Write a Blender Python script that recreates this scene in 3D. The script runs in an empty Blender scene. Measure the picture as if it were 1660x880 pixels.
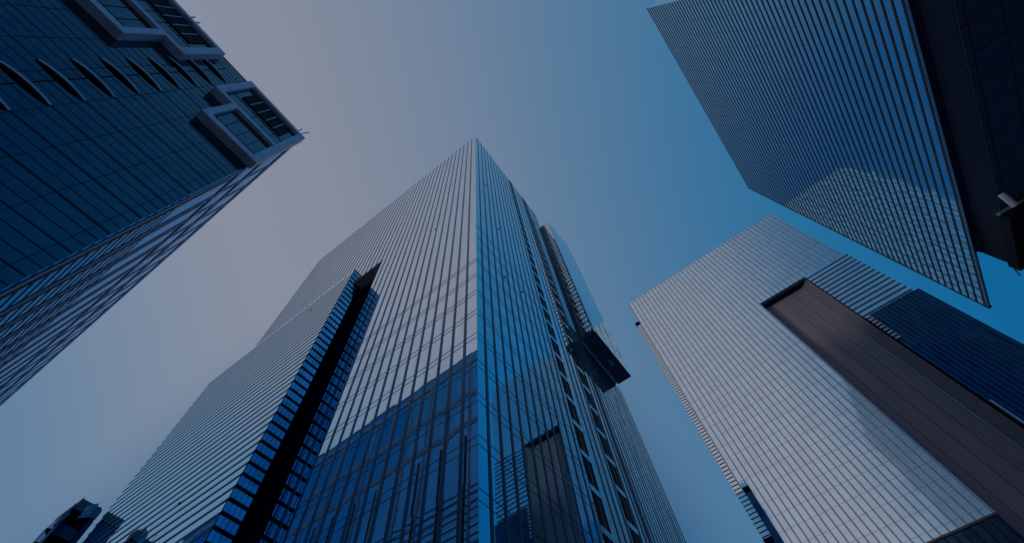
import bpy, bmesh, math, random
from mathutils import Vector, Matrix
random.seed(7)
R = math.radians
scene = bpy.context.scene
C = scene.collection

# ------------------------------------------------------------------ camera
EYE = 1.6                                    # eye height above the pavement
F_PX, W_PX = 728.994, 1660.0                 # focal length / width of the photograph in pixels
right = Vector((0.59443987, -0.80069391, -0.07436739))
down = Vector((0.70203079, 0.56183549, -0.43759987))
fwd = Vector((0.39216579, 0.20791861, 0.89608919))
cam_d = bpy.data.cameras.new("camera"); cam_d.sensor_width = 36.0
cam_d.lens = F_PX / W_PX * 36.0
cam_d.clip_start = 0.1; cam_d.clip_end = 6000
cam = bpy.data.objects.new("camera", cam_d); C.objects.link(cam)
cam.matrix_world = Matrix(((right.x, -down.x, -fwd.x, 0), (right.y, -down.y, -fwd.y, 0),
                           (right.z, -down.z, -fwd.z, EYE), (0, 0, 0, 1)))
scene.camera = cam

# ------------------------------------------------------------------ sky, sun, exposure
SUN_EL, SUN_AZ = R(10), Vector((-0.62, 0.785))        # the sun stands low behind the dark tower
world = bpy.data.worlds.new("World"); scene.world = world
world.use_nodes = True
nt = world.node_tree; nt.nodes.clear()
def N(t, kind, **kw):
    n = t.nodes.new(kind)
    for k, v in kw.items(): setattr(n, k, v)
    return n
w_out = N(nt, 'ShaderNodeOutputWorld'); w_bg = N(nt, 'ShaderNodeBackground')
sky = N(nt, 'ShaderNodeTexSky'); sky.sky_type = 'NISHITA'; sky.sun_disc = False
sky.sun_elevation = SUN_EL
sky.sun_rotation = math.atan2(SUN_AZ.x, SUN_AZ.y)
sky.air_density = 1.0; sky.dust_density = 1.0; sky.ozone_density = 1.5
tc = N(nt, 'ShaderNodeTexCoord')
dot = N(nt, 'ShaderNodeVectorMath', operation='DOT_PRODUCT'); dot.inputs[1].default_value = (-0.46, 0.885, -0.10)
nt.links.new(tc.outputs['Generated'], dot.inputs[0])
mr = N(nt, 'ShaderNodeMapRange'); mr.inputs[1].default_value = -1.0; mr.inputs[2].default_value = 1.0
nt.links.new(dot.outputs['Value'], mr.inputs[0])
ramp = N(nt, 'ShaderNodeValToRGB')           # dusk air: warm grey round the sun's quarter, deep blue opposite
SKY_RAMP = [(-0.77, (.005, .125, .30)), (-0.62, (.020, .160, .325)), (-0.45, (.058, .180, .333)), (-0.25, (.108, .210, .335)),
            (-0.02, (.178, .240, .337)), (0.22, (.238, .266, .337)), (0.27, (.245, .270, .340)), (0.40, (.258, .278, .345)), (0.52, (.220, .265, .342)),
            (0.62, (.175, .245, .338)), (0.72, (.112, .208, .322)), (1.0, (.085, .19, .31))]
while len(ramp.color_ramp.elements) < len(SKY_RAMP): ramp.color_ramp.elements.new(0.5)
for e, (p, c) in zip(ramp.color_ramp.elements, SKY_RAMP): e.position = (p + 1.0) / 2.0; e.color = (*c, 1)
nt.links.new(mr.outputs[0], ramp.inputs[0])
soft = N(nt, 'ShaderNodeMix', data_type='RGBA', blend_type='MIX'); soft.inputs[0].default_value = 0.35
soft.inputs[6].default_value = (10, 10, 10, 1)
nt.links.new(sky.outputs[0], soft.inputs[7])
mul = N(nt, 'ShaderNodeMix', data_type='RGBA', blend_type='MULTIPLY'); mul.inputs[0].default_value = 1.0
nt.links.new(soft.outputs[2], mul.inputs[6]); nt.links.new(ramp.outputs[0], mul.inputs[7])
sep = N(nt, 'ShaderNodeSeparateXYZ'); nt.links.new(tc.outputs['Generated'], sep.inputs[0])
xy = N(nt, 'ShaderNodeMath', operation='MULTIPLY'); nt.links.new(sep.outputs['X'], xy.inputs[0]); nt.links.new(sep.outputs['Y'], xy.inputs[1])
qr = N(nt, 'ShaderNodeMapRange', interpolation_type='SMOOTHSTEP'); qr.inputs[1].default_value = 0.06; qr.inputs[2].default_value = 0.22
nt.links.new(xy.outputs[0], qr.inputs[0])
deep = N(nt, 'ShaderNodeMix', data_type='RGBA'); deep.inputs[6].default_value = (1, 1, 1, 1); deep.inputs[7].default_value = (0.22, 0.50, 0.72, 1)
nt.links.new(qr.outputs[0], deep.inputs[0])                 # added darkening of unseen sky, so the blue tower mirrors deeper blue
mul2 = N(nt, 'ShaderNodeMix', data_type='RGBA', blend_type='MULTIPLY'); mul2.inputs[0].default_value = 1.0
nt.links.new(mul.outputs[2], mul2.inputs[6]); nt.links.new(deep.outputs[2], mul2.inputs[7])
nt.links.new(mul2.outputs[2], w_bg.inputs[0])
w_bg.inputs[1].default_value = 0.1
nt.links.new(w_bg.outputs[0], w_out.inputs[0])

sun_d = bpy.data.lights.new("sun", 'SUN'); sun_d.energy = 0.5; sun_d.angle = R(6); sun_d.color = (1, 0.93, 0.85)
sun = bpy.data.objects.new("sun", sun_d); C.objects.link(sun)
sd = Vector((SUN_AZ.x * math.cos(SUN_EL), SUN_AZ.y * math.cos(SUN_EL), math.sin(SUN_EL)))
sun.rotation_euler = sd.to_track_quat('Z', 'Y').to_euler()
vs = scene.view_settings
vs.view_transform = 'Standard'; vs.look = 'None'; vs.exposure = 0.5; vs.gamma = 1.0; vs.use_curve_mapping = False

# ------------------------------------------------------------------ materials
def base_mat(name):
    m = bpy.data.materials.new(name); m.use_nodes = True
    t = m.node_tree
    return m, t, t.nodes['Principled BSDF']

def glass(name, col, rough=0.03, wave=0.004, scale=0.12, metal=1.0, spot=0.05, pane=(1.57, 1.55, 4.3), ptilt=0.003, tilt=None, edge=None, coat=0.0):
    """coated curtain-wall glass: a tinted mirror, each pane set very slightly off true"""
    m, t, b = base_mat(name)
    geo = N(t, 'ShaderNodeNewGeometry')
    n1 = N(t, 'ShaderNodeTexNoise'); n1.inputs['Scale'].default_value = scale; n1.inputs['Detail'].default_value = 2.0
    t.links.new(geo.outputs['Position'], n1.inputs['Vector'])
    sn = N(t, 'ShaderNodeVectorMath', operation='SNAP'); sn.inputs[1].default_value = pane
    t.links.new(geo.outputs['Position'], sn.inputs[0])
    wn = N(t, 'ShaderNodeTexWhiteNoise', noise_dimensions='3D'); t.links.new(sn.outputs[0], wn.inputs['Vector'])
    def offset(sock, amp):
        q = N(t, 'ShaderNodeVectorMath', operation='SUBTRACT'); q.inputs[1].default_value = (0.5, 0.5, 0.5)
        t.links.new(sock, q.inputs[0])
        r = N(t, 'ShaderNodeVectorMath', operation='SCALE'); r.inputs['Scale'].default_value = amp
        t.links.new(q.outputs[0], r.inputs[0]); return r.outputs[0]
    cur = geo.outputs['Normal']
    for so in (offset(n1.outputs['Color'], wave), offset(wn.outputs['Color'], ptilt)):
        ad = N(t, 'ShaderNodeVectorMath', operation='ADD'); t.links.new(cur, ad.inputs[0]); t.links.new(so, ad.inputs[1]); cur = ad.outputs[0]
    if tilt:
        ad = N(t, 'ShaderNodeVectorMath', operation='ADD'); ad.inputs[1].default_value = tilt
        t.links.new(cur, ad.inputs[0]); cur = ad.outputs[0]
    nm = N(t, 'ShaderNodeVectorMath', operation='NORMALIZE'); t.links.new(cur, nm.inputs[0])
    t.links.new(nm.outputs[0], b.inputs['Normal'])
    r = N(t, 'ShaderNodeMapRange'); r.inputs[3].default_value = 1 - spot; r.inputs[4].default_value = 1 + spot
    t.links.new(wn.outputs['Value'], r.inputs[0])
    vm = N(t, 'ShaderNodeVectorMath', operation='SCALE'); vm.inputs[0].default_value = col
    t.links.new(r.outputs[0], vm.inputs['Scale']); t.links.new(vm.outputs[0], b.inputs['Base Color'])
    b.inputs['Metallic'].default_value = metal; b.inputs['Roughness'].default_value = rough
    b.inputs['Coat Weight'].default_value = coat; b.inputs['Coat Roughness'].default_value = 0.02
    if edge: b.inputs['Specular Tint'].default_value = (*edge, 1)
    return m

def solid(name, col, rough=0.5, metal=0.0, vary=0.15, scale=0.8, spec=0.5, stretch=(1, 1, 1)):
    m, t, b = base_mat(name)
    geo = N(t, 'ShaderNodeNewGeometry')
    n2 = N(t, 'ShaderNodeTexNoise'); n2.inputs['Scale'].default_value = scale; n2.inputs['Detail'].default_value = 5.0
    mp = N(t, 'ShaderNodeMapping'); mp.inputs['Scale'].default_value = stretch
    t.links.new(geo.outputs['Position'], mp.inputs[0]); t.links.new(mp.outputs[0], n2.inputs['Vector'])
    r = N(t, 'ShaderNodeMapRange'); r.inputs[1].default_value = 0.3; r.inputs[2].default_value = 0.7
    r.inputs[3].default_value = 1 - vary; r.inputs[4].default_value = 1 + vary
    t.links.new(n2.outputs['Fac'], r.inputs[0])
    vm = N(t, 'ShaderNodeVectorMath', operation='SCALE'); vm.inputs[0].default_value = col
    t.links.new(r.outputs[0], vm.inputs['Scale'])
    t.links.new(vm.outputs[0], b.inputs['Base Color'])
    b.inputs['Roughness'].default_value = rough; b.inputs['Metallic'].default_value = metal
    b.inputs['Specular IOR Level'].default_value = spec
    return m

M = {}
M['glass_a'] = glass('silver_blue_glass', (0.80, 0.84, 0.88), 0.02, 0.006, 0.10)
M['glass_b'] = glass('pale_silver_glass', (1.0, 0.97, 0.93), 0.06, 0.010, 0.15, pane=(1.95, 1.95, 4.35), ptilt=0.008, spot=0.05)
M['glass_p'] = glass('plaza_blue_glass', (0.24, 0.68, 0.88), 0.02, 0.006, 0.10)
M['glass_w'] = glass('blue_silver_glass', (0.84, 0.88, 0.92), 0.02, 0.006, 0.10)
M['frame_side'] = solid('blue_grey_panel', (0.17, 0.38, 0.62), 0.5)  # on the dark tower's side: lavender frames with blue shade in the colour
M['glass_side'] = glass('bright_silver_glass', (0.95, 0.96, 0.97), 0.03, 0.006, 0.10)
M['glass_c'] = glass('deep_blue_glass', (0.11, 0.44, 0.68), 0.02, 0.022, 0.11, pane=(3.9, 3.9, 1.65), ptilt=0.007, coat=0.3)
M['glass_d'] = glass('navy_glass', (0.035, 0.13, 0.185), 0.08, 0.010, 0.2)
M['glass_d_side'] = glass('mid_blue_glass', (0.10, 0.34, 0.62), 0.08, 0.020, 0.2, edge=(0.10, 0.45, 0.75))
M['window'] = glass('window_blue_glass', (0.16, 0.42, 0.66), 0.04, 0.02, 0.4, spot=0.2)
M['window_slot'] = glass('canted_blue_glass', (0.22, 0.55, 0.80), 0.04, 0.02, 0.4, spot=0.2, tilt=(-0.40, 0, 0))
M['window_pale'] = glass('canted_pale_glass', (0.70, 0.80, 0.90), 0.04, 0.02, 0.4, spot=0.2, tilt=(-0.55, 0, 0))
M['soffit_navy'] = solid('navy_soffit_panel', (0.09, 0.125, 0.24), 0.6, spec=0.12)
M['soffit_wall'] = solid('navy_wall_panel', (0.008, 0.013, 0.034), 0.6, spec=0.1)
M['dark_glass'] = glass('dark_navy_glass', (0.03, 0.075, 0.125), 0.12, 0.03, 0.3, spot=0.3)
M['fin_a'] = solid('dark_blue_aluminium', (0.07, 0.13, 0.20), 0.35, 0.7)
M['fin_p'] = solid('dark_slate_aluminium', (0.045, 0.06, 0.10), 0.35, 0.6)
M['fin_b'] = solid('teal_grey_aluminium', (0.27, 0.43, 0.53), 0.35, 0.7)
M['fin_c'] = solid('dark_bronze_aluminium', (0.012, 0.011, 0.020), 0.5, 0.0, spec=0.3)
M['joint'] = solid('joint_gasket', (0.20, 0.27, 0.36), 0.4, 0.8)
M['joint_b'] = solid('pale_joint_gasket', (0.50, 0.55, 0.60), 0.4, 0.9)
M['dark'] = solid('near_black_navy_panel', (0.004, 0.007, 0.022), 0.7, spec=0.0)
M['brown'] = solid('brown_stone_panel', (0.235, 0.165, 0.185), 0.6, 0.0, 0.16, 0.6, stretch=(1, 1, 0.04))
M['soffit'] = solid('pinkish_soffit_panel', (0.62, 0.48, 0.55), 0.6)
M['brown_dark'] = solid('dark_brown_panel', (0.10, 0.078, 0.095), 0.6)
M['frame'] = solid('pale_lavender_panel', (0.66, 0.70, 0.84), 0.5)
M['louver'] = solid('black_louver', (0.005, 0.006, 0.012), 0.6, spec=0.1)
M['line'] = solid('navy_gasket', (0.008, 0.018, 0.038), 0.6, spec=0.2)
M['teal_metal'] = solid('teal_grey_metal', (0.10, 0.18, 0.24), 0.4, 0.5)
M['white'] = solid('pale_painted_metal', (0.62, 0.62, 0.66), 0.4)
M['stone'] = solid('pavement_stone', (0.20, 0.19, 0.19), 0.8, 0, 0.25, 0.2)
M['roof'] = solid('grey_roof', (0.12, 0.12, 0.14), 0.8)

# ------------------------------------------------------------------ mesh helpers (z measured from eye level)
class MB:
    def __init__(s): s.v = []; s.f = []
    def box(s, x0, x1, y0, y1, z0, z1):
        n = len(s.v)
        for z in (z0, z1):
            for x, y in ((x0, y0), (x1, y0), (x1, y1), (x0, y1)): s.v.append((x, y, z + EYE))
        for q in ((3, 2, 1, 0), (4, 5, 6, 7), (0, 1, 5, 4), (1, 2, 6, 5), (2, 3, 7, 6), (3, 0, 4, 7)):
            s.f.append(tuple(n + i for i in q))
        return s
    def hexa(s, pts):
        """eight corners: four below, four above, each ring counter-clockwise seen from above"""
        n = len(s.v); s.v += [(p[0], p[1], p[2] + EYE) for p in pts]
        for q in ((3, 2, 1, 0), (4, 5, 6, 7), (0, 1, 5, 4), (1, 2, 6, 5), (2, 3, 7, 6), (3, 0, 4, 7)):
            s.f.append(tuple(n + i for i in q))
        return s
    def bar(s, a, b, r):
        a = Vector(a); b = Vector(b); d = (b - a).normalized()
        u = d.orthogonal().normalized(); w = d.cross(u); n = len(s.v); K = 8
        for p in (a, b):
            for k in range(K):
                q = p + (u * math.cos(2 * math.pi * k / K) + w * math.sin(2 * math.pi * k / K)) * r
                s.v.append((q.x, q.y, q.z + EYE))
        s.f.append(tuple(n + k for k in reversed(range(K)))); s.f.append(tuple(n + K + k for k in range(K)))
        for k in range(K): s.f.append((n + k, n + (k + 1) % K, n + K + (k + 1) % K, n + K + k))
        return s
    def build(s, name, mat, parent, kind=None):
        o0 = Vector(parent['origin_tmp']) if parent is not None and 'origin_tmp' in parent else Vector((0, 0, 0))
        me = bpy.data.meshes.new(name)
        me.from_pydata([tuple(Vector(v) - o0) for v in s.v], [], s.f); me.update()
        me.materials.append(mat)
        o = bpy.data.objects.new(name, me); C.objects.link(o)
        if parent is not None:
            o.parent = parent; o['origin_tmp'] = tuple(o0)
        if kind: o['kind'] = kind
        return o

def thing(name, loc, label, cat, group=None):
    o = bpy.data.objects.new(name, None); C.objects.link(o)
    o.location = loc; o['origin_tmp'] = tuple(loc); o['label'] = label; o['category'] = cat
    if group: o['group'] = group
    return o
def copy_part(o, parent, off):
    c = o.copy(); C.objects.link(c); c.parent = parent
    c.location = o.location + Vector(off)
    for ch in o.children:
        g = ch.copy(); C.objects.link(g); g.parent = c
    return c
def frange(a, b, s):
    out = []; n = int(round((b - a) / s))
    return [a + i * s for i in range(n + 1)]
G = -EYE                                                     # ground level in eye-level heights

# ------------------------------------------------------------------ ground
def sheet(name, x0, x1, y0, y1, z, mat):
    me = bpy.data.meshes.new(name)
    me.from_pydata([(x0, y0, z), (x1, y0, z), (x1, y1, z), (x0, y1, z)], [], [(0, 1, 2, 3)])
    me.materials.append(mat); o = bpy.data.objects.new(name, me); C.objects.link(o); o['kind'] = 'structure'; return o
sheet('ground', -3000, 3000, -3000, 3000, 0.0, M['stone'])

# ------------------------------------------------------------------ central tower
XA, YA, XW = 18.94, 14.9, 17.8
T = thing('office_tower', (36, 50, 0), 'silver-blue glass tower with a sharp corner pointing up in the middle', 'skyscraper')
body = MB()
body.box(22.0, 52.7, YA, 84.5, G, 147)                       # main shaft
body.box(XA, 22.0, YA, 39.4, G, 147)                         # street front, near the corner
body.box(XA, 22.0, 39.4, 84.5, 86.6, 147)                    # street front, above the slot
body.box(52.7, 66.0, YA, 44, G, 128)                         # lower rear block
body_o = body.build('curtain_wall', M['glass_a'], T)
wing = MB().box(XW, 21.98, 47.9, 94.4, G, 90.5)
wing_o = wing.build('side_wing', M['glass_w'], T)
# vertical fins of the street front
f = MB()
y = YA + 1.45
while y < 84.3:
    if y < 36.8: z0 = G
    elif y < 39.3: z0 = 70.2
    elif y < 47.8: z0 = 86.6
    else: z0 = 90.6
    f.box(XA - 0.06, XA + 0.02, y - 0.14, y + 0.14, z0, 147.9); y += 1.57
f.build('vertical_fin_row', M['fin_a'], body_o)
# paired floor joints of the street front
f = MB()
for z in frange(14, 53, 4.3):
    for d in (0, 0.75):
        f.box(XA - 0.03, XA + 0.01, YA + 0.05, 36.8 if z < 70 else (39.3 if z < 86 else 84.3), z + d, z + d + 0.02)
f.build('floor_joint', M['joint'], body_o)
# horizontal fins of the wing
f = MB(); z = 1.0
while z < 90.4:
    f.box(XW - 0.05, XW + 0.02, 47.85, 94.75, z - 0.18, z + 0.18); z += 1.6
f.build('horizontal_fin_row', M['fin_a'], wing_o)
# return wall of the wing: rows of windows, then dark metal deeper in the slot
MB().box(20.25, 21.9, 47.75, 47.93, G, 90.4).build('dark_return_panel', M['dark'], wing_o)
sp = MB().box(XW + 0.02, 20.25, 47.80, 47.92, G, 90.45)
for i in range(0, 56): sp.box(XW + 0.01, 20.28, 47.68, 47.79, 2.43 + 1.6 * i, 2.88 + 1.6 * i)
sp.build('window_spandrel', M['line'], wing_o)
row = MB()
for k in range(4): row.box(XW + 0.05 + k * 0.61, XW + 0.60 + k * 0.61, 47.72, 47.82, 1.0 + 0.30, 1.0 + 1.42)
w0 = row.build('window_row', M['window_slot'], wing_o)
for i in range(1, 56): copy_part(w0, wing_o, (0, 0, 1.6 * i))
# slot behind the wing: soffit, back wall and the narrow bay beside it
MB().box(XA + 0.12, 22.0, 39.42, 47.9, 86.50, 86.6).build('slot_soffit', M['soffit'], body_o)
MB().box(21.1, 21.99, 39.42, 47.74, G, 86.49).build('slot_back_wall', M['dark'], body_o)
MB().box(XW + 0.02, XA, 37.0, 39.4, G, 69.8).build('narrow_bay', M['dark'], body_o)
row = MB()
for k in range(2): row.box(XW + 0.06 + k * 0.56, XW + 0.54 + k * 0.56, 36.90, 37.0, 1.3, 2.5)
b0 = row.build('bay_window', M['window'], body_o)
for i in range(1, 42): copy_part(b0, body_o, (0, 0, 1.63 * i))
# plaza front: blue glass, dark fins, two shafts with light ties
pz = MB().box(XA + 0.01, 52.7, YA - 0.04, YA, G, 147).box(52.7, 66.0, YA - 0.04, YA, G, 128).build('plaza_glazing', M['glass_p'], body_o)
f = MB(); bands = ((36.55, 38.65), (44.0, 46.1))
x = XA + 1.25
while x < 52.4:
    if not any(a - 0.3 < x < b + 0.3 for a, b in bands):
        f.box(x - 0.13, x + 0.13, YA - 0.10, YA - 0.02, G, 147.6)
    x += 1.55
x = 46.9
while x < 66:
    f.box(x - 0.09, x + 0.09, YA - 0.08, YA - 0.02, G, 69.5); x += 1.1
f.build('plaza_fin_row', M['fin_p'], pz)
for a, b in bands:
    sh = MB().box(a, b, YA - 0.07, YA - 0.03, G, 147.5).build('dark_shaft', M['louver'], pz)
    MB().box((a + b) / 2 - 0.09, (a + b) / 2 + 0.09, YA - 0.10, YA - 0.07, G, 147.5).build('shaft_rail', M['fin_p'], sh)
    t0 = MB().hexa([(a - .02, YA - .13, 3.2), (b + .02, YA - .13, 3.2), (b + .02, YA - .07, 3.2), (a - .02, YA - .07, 3.2),
                    (a - .02, YA - .13, 3.95), (b + .02, YA - .13, 3.95), (b + .02, YA - .07, 3.95), (a - .02, YA - .07, 3.95)]).build('shaft_tie', M['glass_p'], sh)
    for i in range(1, 33): copy_part(t0, sh, (0, 0, 4.35 * i))
f = MB()
for z in frange(14, 66, 4.3):
    for d in (0, 0.85): f.box(XA + 0.05, 36.4, YA - 0.06, YA - 0.03, z + d, z + d + 0.03)
f.build('plaza_joint', M['line'], pz)
# projecting bay on the plaza front
bay = MB().hexa([(51.0, 11.6, 71), (65.0, 11.6, 71), (65.0, YA - 0.02, 71), (51.0, YA - 0.02, 71),
                 (51.0, 11.6, 132), (65.0, 11.6, 139.5), (65.0, YA - 0.02, 139.5), (51.0, YA - 0.02, 132)]).build('projecting_bay', M['glass_p'], body_o)
MB().box(50.95, 65.05, 11.55, YA - 0.3, 70.6, 70.97).build('bay_soffit', M['soffit_navy'], bay)
f = MB()
for x in (54.5, 58, 61.5): f.box(x, x + 0.08, 11.6, YA - 0.35, 70.54, 70.61)
f.build('soffit_seam', M['line'], bay)
MB().box(58.4, 60.2, 12.6, 13.2, 70.5, 70.58).build('soffit_light_patch', M['fin_b'], bay)  # pale patch set in for blue light on the soffit
MB().box(50.86, 50.98, 11.7, YA - 0.1, 71, 131.5).build('bay_end_panel', M['dark_glass'], bay)
row = MB()
for k in range(2): row.box(50.76, 50.86, 11.72 + k * 0.95, 12.58 + k * 0.95, 71.4, 72.6)
b1 = row.build('bay_window', M['glass_side'], bay)
for i in range(1, 37): copy_part(b1, bay, (0, 0, 1.62 * i))
MB().box(47.0, 51.0, YA - 0.09, YA - 0.02, 71, 131).build('inner_window_panel', M['dark_glass'], body_o)
row = MB()
for k in range(3): row.box(47.1 + k * 0.8, 47.8 + k * 0.8, YA - 0.20, YA - 0.09, 71.4, 72.6)
b2 = row.build('inner_window', M['window_pale'], body_o)
for i in range(1, 37): copy_part(b2, body_o, (0, 0, 1.62 * i))

facade_dots = [(XA, 21.7, 105), (XA, 24.6, 80), (XA, 31.9, 79), (XA, 27.3, 122)]  # small dark boxes for dots on the facade; none is a lamp
for i, (px, py, pz_) in enumerate(facade_dots):
    MB().box(XA - 0.14, XA - 0.05, py, py + 0.14, pz_, pz_ + 0.34).build('facade_dot', M['louver'], body_o)
for px, pz_ in ((22.6, 100), (25.6, 78), (25.4, 58), (30.0, 60)):
    MB().box(px, px + 0.15, YA - 0.20, YA - 0.08, pz_, pz_ + 0.34).build('facade_dot', M['louver'], pz)
for py, pz_ in ((61.5, 41), (58.5, 85)):
    MB().box(XW - 0.14, XW - 0.04, py, py + 0.3, pz_, pz_ + 0.16).build('facade_dot', M['louver'], wing_o)

# ------------------------------------------------------------------ tall pale tower on the right
XB = 142.0
T = thing('office_tower', (165, -30, 0), 'pale silver tower with a brown vertical recess, right of the pointed middle tower', 'skyscraper')
body = MB()
body.box(144.4, 185, -71.5, 7.4, G, 201); body.box(144.4, 185, 7.4, 9.6, 89, 201)
body.box(143.6, 144.4, 7.4, 9.6, 89, 201); body.box(143.6, 144.4, -35.6, 7.4, G, 201)
body.box(XB, 143.6, 7.4, 9.6, 89, 201); body.box(XB, 143.6, -35.6, 7.4, 58.8, 201)
body.box(XB, 144.4, -71.5, -35.6, 152, 201)
body_o = body.build('curtain_wall', M['glass_b'], T)
f = MB(); y = 9.6
while y > -71.6:
    z0 = 58.8 if y > -35.7 else 152
    if y > 7.4: z0 = 89
    f.box(XB - 0.07, XB + 0.02, y - 0.21, y + 0.21, z0, 201.6); y -= 1.95
f.build('vertical_fin_row', M['fin_b'], body_o)
f = MB()
for z in frange(60.5, 199, 4.35):
    f.box(XB - 0.05, XB + 0.01, -35.5 if z < 150.2 else -71.4, 9.4 if z > 89 else 7.3, z, z + 0.04)
f.build('floor_joint', M['joint_b'], body_o)
MB().box(XB + 0.02, 144.2, -55.1, -35.6, 150.3, 151.98).build('recess_lintel', M['line'], body_o)
# brown recess: shallow, its far side splayed
MB().box(144.2, 144.38, -51.5, -35.6, G, 150.28).build('recess_back_wall', M['brown'], body_o)
f = MB()
for y in (-38.8, -43.2, -47.2): f.box(144.14, 144.22, y - 0.12, y + 0.12, G, 150.2)
f.build('recess_joint', M['brown_dark'], body_o)
MB().hexa([(144.19, -51.5, G), (XB + 0.05, -54.8, G), (143.0, -55.1, G), (144.38, -52.2, G),
           (144.19, -51.5, 150.28), (XB + 0.05, -54.8, 150.28), (143.0, -55.1, 150.28), (144.38, -52.2, 150.28)]).build('recess_side_wall', M['brown_dark'], body_o)
MB().bar((143.95, -51.4, 0), (143.95, -51.4, 147), 0.09).build('recess_cable', M['fin_b'], body_o)
# louvred volume beside the recess and dark block below
lv = MB().box(XB - 0.1, 144.35, -72.0, -55.2, 121, 151.9).build('louvred_block', M['glass_b'], T)
f = MB(); z = 121.3
while z < 152: f.box(XB - 0.18, XB - 0.08, -72.1, -55.1, z, z + 0.62); z += 2.2
f.build('horizontal_louver_row', M['fin_p'], lv)
lb = MB().box(XB + 0.1, 144.35, -73.6, -55.4, G, 120.9).build('dark_lower_block', M['dark_glass'], T)
f = MB(); y = -55.8
while y > -73.6: f.box(XB - 0.0, XB + 0.12, y - 0.18, y + 0.18, G, 120.8); y -= 1.3
f.build('block_fin_row', M['fin_a'], lb)
f = MB()
for z in frange(108, 120, 1.5): f.box(XB - 0.42, XB - 0.31, -56.8, -55.3, z, z + 0.8)
f.build('edge_plate', M['white'], lb)
MB().bar((XB - 0.5, -55.9, 60), (XB - 0.5, -55.9, 80), 0.22).build('edge_rail', M['white'], lb)
pg = MB().box(XB + 0.05, 143.5, -35.6, 7.3, G, 58.6).build('reflection_glazing', M['dark_glass'], T)  # dark glass colour stands in for a building mirrored here
f = MB(); y = 5.7
while y > -35.5: f.box(XB - 0.2, XB + 0.06, y - 0.2, y + 0.2, G, 58.6); y -= 1.95
f.build('lower_fin_row', M['fin_c'], pg)
MB().box(XB - 0.28, XB + 0.1, -35.6, 7.3, 58.3, 58.78).build('lower_lintel', M['brown_dark'], pg)
# side wing seen edge-on at the left
wg = MB().box(144.0, 160, 7.45, 12.1, 75, 184).build('side_wing', M['glass_b'], T)
f = MB(); z = 75.2
while z < 184: f.box(143.96, 144.02, 7.5, 12.12, z, z + 0.36); z += 1.38
f.build('horizontal_fin_row', M['fin_c'], wg)
MB().box(144.0, 160, 9.7, 12.3, 184.05, 187).build('wing_cap', M['dark'], wg)
MB().box(143.9, 160, 7.5, 12.1, 71, 74.95).build('wing_base', M['dark'], wg)
MB().box(143.7, 144.0, 7.42, 9.5, G, 88.9).build('slot_panel', M['dark_glass'], body_o)
MB().box(145, 146.2, -16.2, -14.2, 201.02, 204.5).build('roof_vent', M['white'], body_o)

# ------------------------------------------------------------------ overhanging blue tower, upper right
YC = -50.06
T = thing('office_tower', (56, -75, 0), 'deep blue tower with close horizontal fins overhanging the top right', 'skyscraper')
body = MB().hexa([(22.4, -95, 66), (77, -95, 66), (77, YC, 66), (22.4, YC, 66),
                  (22.4, -95, 157.4), (77, -95, 150.1), (77, YC, 150.1), (22.4, YC, 157.4)])
body.hexa([(77, YC - .5, 66), (90.6, YC - .5, 66), (90.6, YC, 66), (77, YC, 66), (77, YC - .5, 150.1), (90.6, YC - .5, 148.3), (90.6, YC, 148.3), (77, YC, 150.1)])
body_o = body.build('curtain_wall', M['glass_c'], T)
MB().hexa([(22.3, -94.9, 66.1), (22.39, -94.9, 66.1), (22.39, YC - .05, 66.1), (22.3, YC - .05, 66.1), (22.3, -94.9, 157), (22.39, -94.9, 157), (22.39, YC - .05, 157), (22.3, YC - .05, 157)]).build('side_glazing', M['glass_side'], body_o)
f = MB()
n = 53
for i in range(n):
    t = i / (n - 0.6)
    za = 66.2 + (157.2 - 66.2) * t; zb = 66.2 + (148.1 - 66.2) * t
    f.hexa([(22.3, YC - 0.02, za), (90.7, YC - 0.02, zb), (90.7, YC + 0.07, zb), (22.3, YC + 0.07, za),
            (22.3, YC - 0.02, za + 0.36), (90.7, YC - 0.02, zb + 0.36), (90.7, YC + 0.07, zb + 0.36), (22.3, YC + 0.07, za + 0.36)])
f.build('horizontal_fin_row', M['fin_c'], body_o)
f = MB()
for x in frange(24.2, 90, 3.9): f.box(x, x + 0.10, YC - 0.01, YC + 0.05, 66.1, 148)
f.build('vertical_joint', M['joint'], body_o)
MB().box(90.62, 90.75, YC - 0.6, YC + 0.12, 65.6, 148.5).build('end_blade', M['fin_c'], body_o)
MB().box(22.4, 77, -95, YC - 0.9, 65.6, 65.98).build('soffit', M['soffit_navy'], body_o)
MB().box(22.4, 90.6, YC - 0.3, YC, 65.6, 65.96).build('bottom_rail', M['fin_a'], body_o)
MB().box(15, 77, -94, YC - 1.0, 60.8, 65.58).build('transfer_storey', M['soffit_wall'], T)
us = MB().box(15.1, 76.9, -93.9, YC - 1.1, 60.7, 60.79).build('underside_panel', M['soffit_navy'], T)  # paler navy than the wall, standing in for missing light below
f = MB()
for x in frange(18, 75, 4.2): f.box(x, x + 0.07, -93.8, YC - 1.15, 60.66, 60.71)
for y in frange(-90, -53, 4.2): f.box(15.2, 76.8, y, y + 0.07, 60.66, 60.71)
f.build('panel_seam', M['line'], us)
MB().box(20, 50, -93, -78, G, 60.78).build('lower_core', M['dark'], T)
cb_o = MB().box(65.3, 76.6, -78, YC - 0.2, 58.5, 60.3).build('lower_canopy', M['louver'], T)
MB().box(65.05, 65.28, YC - 6, YC - 0.1, 59.7, 60.3).build('canopy_edge', M['fin_b'], cb_o)
MB().box(66, 84, -78, -54.5, 56.5, 58.48).build('canopy_tray', M['dark'], cb_o)
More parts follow.
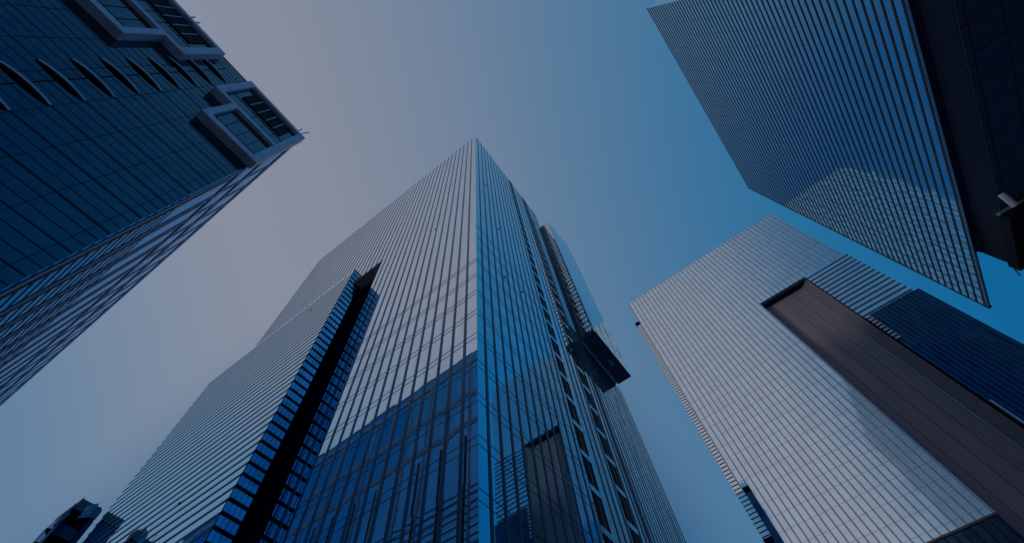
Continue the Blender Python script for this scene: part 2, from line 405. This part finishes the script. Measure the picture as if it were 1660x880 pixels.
for k in range(3):
    MB().bar((76.6 + 0.2 * k, YC - 1.2 - 1.2 * k, 61.5), (79.6 - 0.4 * k, YC - 1.4 - 1.6 * k, 60.2), 0.14).build('canopy_tie', M['fin_b'], cb_o)
MB().bar((61.0, YC - 0.4, 59.2), (62.6, YC - 0.4, 57.4), 0.45).build('bracket_arm', M['white'], T)

# ------------------------------------------------------------------ dark tower, upper left
YD, XD, YF = 31.0, -6.9, 29.75
T = thing('office_tower', (-38, 78, 0), 'dark navy tower with pale roof frames and curved ledges at the top left', 'office tower')
body_o = MB().box(-75, XD - 0.05, YD, 128, G, 78.6).build('curtain_wall', M['glass_d'], T)
f = MB(); k = 0
for z in frange(2.0, 78.0, 3.7 / 3):
    h = (0.075, 0.03, 0.045)[k % 3]
    f.box(-75, XD - 0.1, YD - 0.02, YD + 0.01, z - h, z + h); k += 1
f.build('floor_line', M['line'], body_o)
f = MB()
for z in frange(35.45, 76, 3.73): f.box(-18.1, XD - 0.2, YD - 0.03, YD + 0.01, z, z + 0.13)
f.build('floor_highlight', M['fin_a'], body_o)  # bluish highlights on the floor lines, built as thin strips
f = MB()
for x in frange(-74, -8, 3.3): f.box(x, x + 0.04, YD - 0.03, YD + 0.01, G, 78.4)
f.build('mullion', M['line'], body_o)
MB().box(-20.23, -20.13, YD - 0.04, YD + 0.01, 20, 76).build('centre_joint', M['louver'], body_o)
# curved ledges, one per floor
def ledge(z0, z1, depth, xs=-22.2, xe=-18.0):
    m = MB(); n = 12
    for i in range(n):
        a, b = i / n, (i + 1) / n
        xa, xb = xs + (xe - xs) * a, xs + (xe - xs) * b
        da, db = depth * math.sin(math.pi * a) ** 0.8 + 0.06, depth * math.sin(math.pi * b) ** 0.8 + 0.06
        m.hexa([(xa, YD - da * .8, z0), (xb, YD - db * .8, z0), (xb, YD, z0), (xa, YD, z0),
                (xa, YD - da, z1), (xb, YD - db, z1), (xb, YD, z1), (xa, YD, z1)])
    return m
l0 = ledge(35.2, 35.42, 0.34).build('curved_ledge', M['frame'], body_o)
ledge(34.93, 35.19, 0.26).build('ledge_shade', M['louver'], l0)  # dark body added as the shade under the ledge
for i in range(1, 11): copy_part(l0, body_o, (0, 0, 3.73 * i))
# the pale stepped frames at the roof
def roof_frame(sx, x0):
    """sx = +1: right-hand frame with its tall side at x0; -1 mirrors it"""
    def bx(m, a, b, y0, y1, z0, z1):
        p, q = sorted((x0 + sx * a, x0 + sx * b)); m.box(p, q, y0, y1, z0, z1)
    fr = MB()
    bx(fr, 0, 1.05, YF, YD - 0.02, 58.9, 77.0)                # outer upright
    bx(fr, -6.9, 0, YF, YD - 0.02, 58.9, 60.0)                # bottom rail of the lower step
    bx(fr, -6.9, -6.1, YF, YD - 0.02, 60.0, 66.4)             # left upright of the lower step
    bx(fr, -9.6, 0, YF, YD - 0.02, 66.4, 67.2)                # middle rail
    bx(fr, -9.6, -8.6, YF, YD - 0.02, 67.2, 77.0)             # left upright of the upper step
    bx(fr, -8.6, 0, YF, YD - 0.02, 76.2, 77.0)                # top rail
    fo = fr.build('roof_frame', M['frame'], body_o)
    m = MB(); bx(m, -6.08, -0.02, YF + 0.55, YF + 0.7, 60.02, 66.38); bx(m, -8.58, -0.02, YF + 0.55, YF + 0.7, 67.22, 76.18)
    m.build('frame_pane', M['glass_d'], fo)
    m = MB(); bx(m, -7.6, -0.9, YF + 0.38, YF + 0.54, 71.2, 75.4)
    lo = m.build('roof_louver', M['louver'], fo)
    m = MB()
    for k in range(1, 5): bx(m, -7.6 + k * 1.34 - 0.05, -7.6 + k * 1.34 + 0.05, YF + 0.33, YF + 0.39, 71.1, 75.5)
    m.build('louver_bar', M['fin_b'], lo)
    m = MB()
    for z in (61.2, 68.3, 70.4): bx(m, -6.05 if z < 66 else -8.55, -0.02, YF + 0.5, YF + 0.56, z - 0.05, z + 0.05)
    for a in (-4.6, -3.0, -1.5): bx(m, a - 0.03, a + 0.03, YF + 0.5, YF + 0.56, 60.05, 66.35); bx(m, a - 0.03, a + 0.03, YF + 0.5, YF + 0.56, 67.25, 71.1)
    m.build('frame_mullion', M['louver'], fo)
    MB()
    return fo
roof_frame(1, -7.5)
roof_frame(-1, -31.3)
# street side: pilasters, frames, recessed glass
sd_o = MB().box(XD - 0.04, XD, YD + 0.05, 127.9, G, 78.4).build('side_glass', M['glass_d_side'], body_o)
f = MB(); y = YD + 0.6
while y < 128: f.box(XD, XD + 0.07, y, y + 0.6, G, 76.5); y += 5.15
f.build('side_pilaster', M['frame_side'], sd_o)
f = MB(); y = YD + 1.6
while y < 128: f.box(XD, XD + 0.05, y, y + 0.5, G, 57); y += 5.14
f.build('side_dark_strip', M['line'], sd_o)
f = MB()
for z, h in ((58.6, 1.2), (66.0, 1.1), (75.8, 1.2)): f.box(XD, XD + 0.10, YD + 0.05, 127.8, z, z + h)
f.build('side_rail', M['frame_side'], sd_o)
f = MB()
for z in frange(6, 46, 1.25): f.box(XD, XD + 0.03, YD + 0.1, 127.8, z, z + 0.22)
f.build('side_louver_row', M['line'], sd_o)
MB().box(-75, XD, YD + 0.02, 128, 78.62, 78.9).build('parapet', M['fin_c'], body_o)
MB().bar((-7.6, 30.2, 77), (-6.9, 29.4, 79.0), 0.07).bar((-8.0, 30.6, 77), (-8.0, 30.0, 79.4), 0.07).build('roof_davit', M['fin_c'], body_o)
MB().bar((-27.3, 30.4, 77), (-26.8, 29.8, 78.2), 0.10).bar((-28.0, 30.4, 77), (-27.7, 29.8, 78.3), 0.10).build('roof_davit', M['white'], body_o)

# ------------------------------------------------------------------ low dark building, bottom left
T = thing('service_building', (13.5, 95, 0), 'dark service block with rooftop machinery, peeking in at the bottom left corner', 'building')
b = MB().box(11.6, 14.9, 83, 88, G, 47.6).build('wall', M['dark'], T)
MB().hexa([(11.35, 82.8, G), (11.62, 82.8, G), (11.62, 88, G), (11.35, 88, G), (11.35, 82.8, 46.6), (11.62, 82.8, 47.5), (11.62, 88, 47.5), (11.35, 88, 46.6)]).build('metal_cladding', M['fin_b'], b)
MB().box(11.5, 13.0, 82.7, 87, 47.62, 48.3).build('parapet', M['teal_metal'], b)
MB().hexa([(12.9, 82.6, 46.6), (14.0, 82.6, 47.4), (14.0, 84.5, 47.4), (12.9, 84.5, 46.6), (13.2, 82.6, 49.0), (14.0, 82.6, 49.6), (14.0, 84.5, 49.6), (13.2, 84.5, 49.0)]).build('roof_unit', M['fin_b'], b)
MB().box(14.02, 14.95, 82.6, 84.5, 47.5, 48.9).build('roof_unit', M['frame_side'], b)
MB().box(14.3, 14.98, 82.75, 82.98, G, 47.2).build('corner_panel', M['fin_p'], b)
for z in (40.2, 42.4, 44.3):
    MB().hexa([(10.9, 83.2, z), (11.36, 83.2, z - 0.5), (11.36, 83.5, z - 0.5), (10.9, 83.5, z), (10.9, 83.2, z + 0.15), (11.36, 83.2, z + 0.25), (11.36, 83.5, z + 0.25), (10.9, 83.5, z + 0.15)]).build('wall_bracket', M['dark'], b)
MB().bar((10.95, 83.35, 38.5), (10.95, 83.35, 44.4), 0.04).build('handrail', M['fin_p'], b)
for x, h in ((12.0, 1.6), (12.6, 0.9), (14.6, 1.3)):
    MB().bar((x, 83.2, 47.6), (x - 0.1, 83.2, 49.0 + h * 0.5), 0.05).build('roof_mast', M['fin_p'], b)
MB().hexa([(11.2, 82.75, 44.8), (11.5, 82.75, 44.8), (11.5, 83.0, 44.8), (11.2, 83.0, 44.8), (11.3, 82.75, 46.4), (11.9, 82.75, 47.0), (11.9, 83.0, 47.0), (11.3, 83.0, 46.4)]).build('edge_flashing', M['frame_side'], b)
for z in (20, 24, 28, 32, 36, 40, 44): MB().box(11.7, 14.2, 82.94, 83.0, z, z + 1.6).build('wall_window', M['dark_glass'], b)
b2 = MB().box(14.0, 17.4, 98, 106, G, 56.6).build('wall', M['dark_glass'], T)
MB().box(13.9, 17.5, 97.8, 106, 56.62, 58.2).build('roof_unit', M['teal_metal'], b2)
for o in list(bpy.data.objects):
    if 'origin_tmp' in o: del o['origin_tmp']
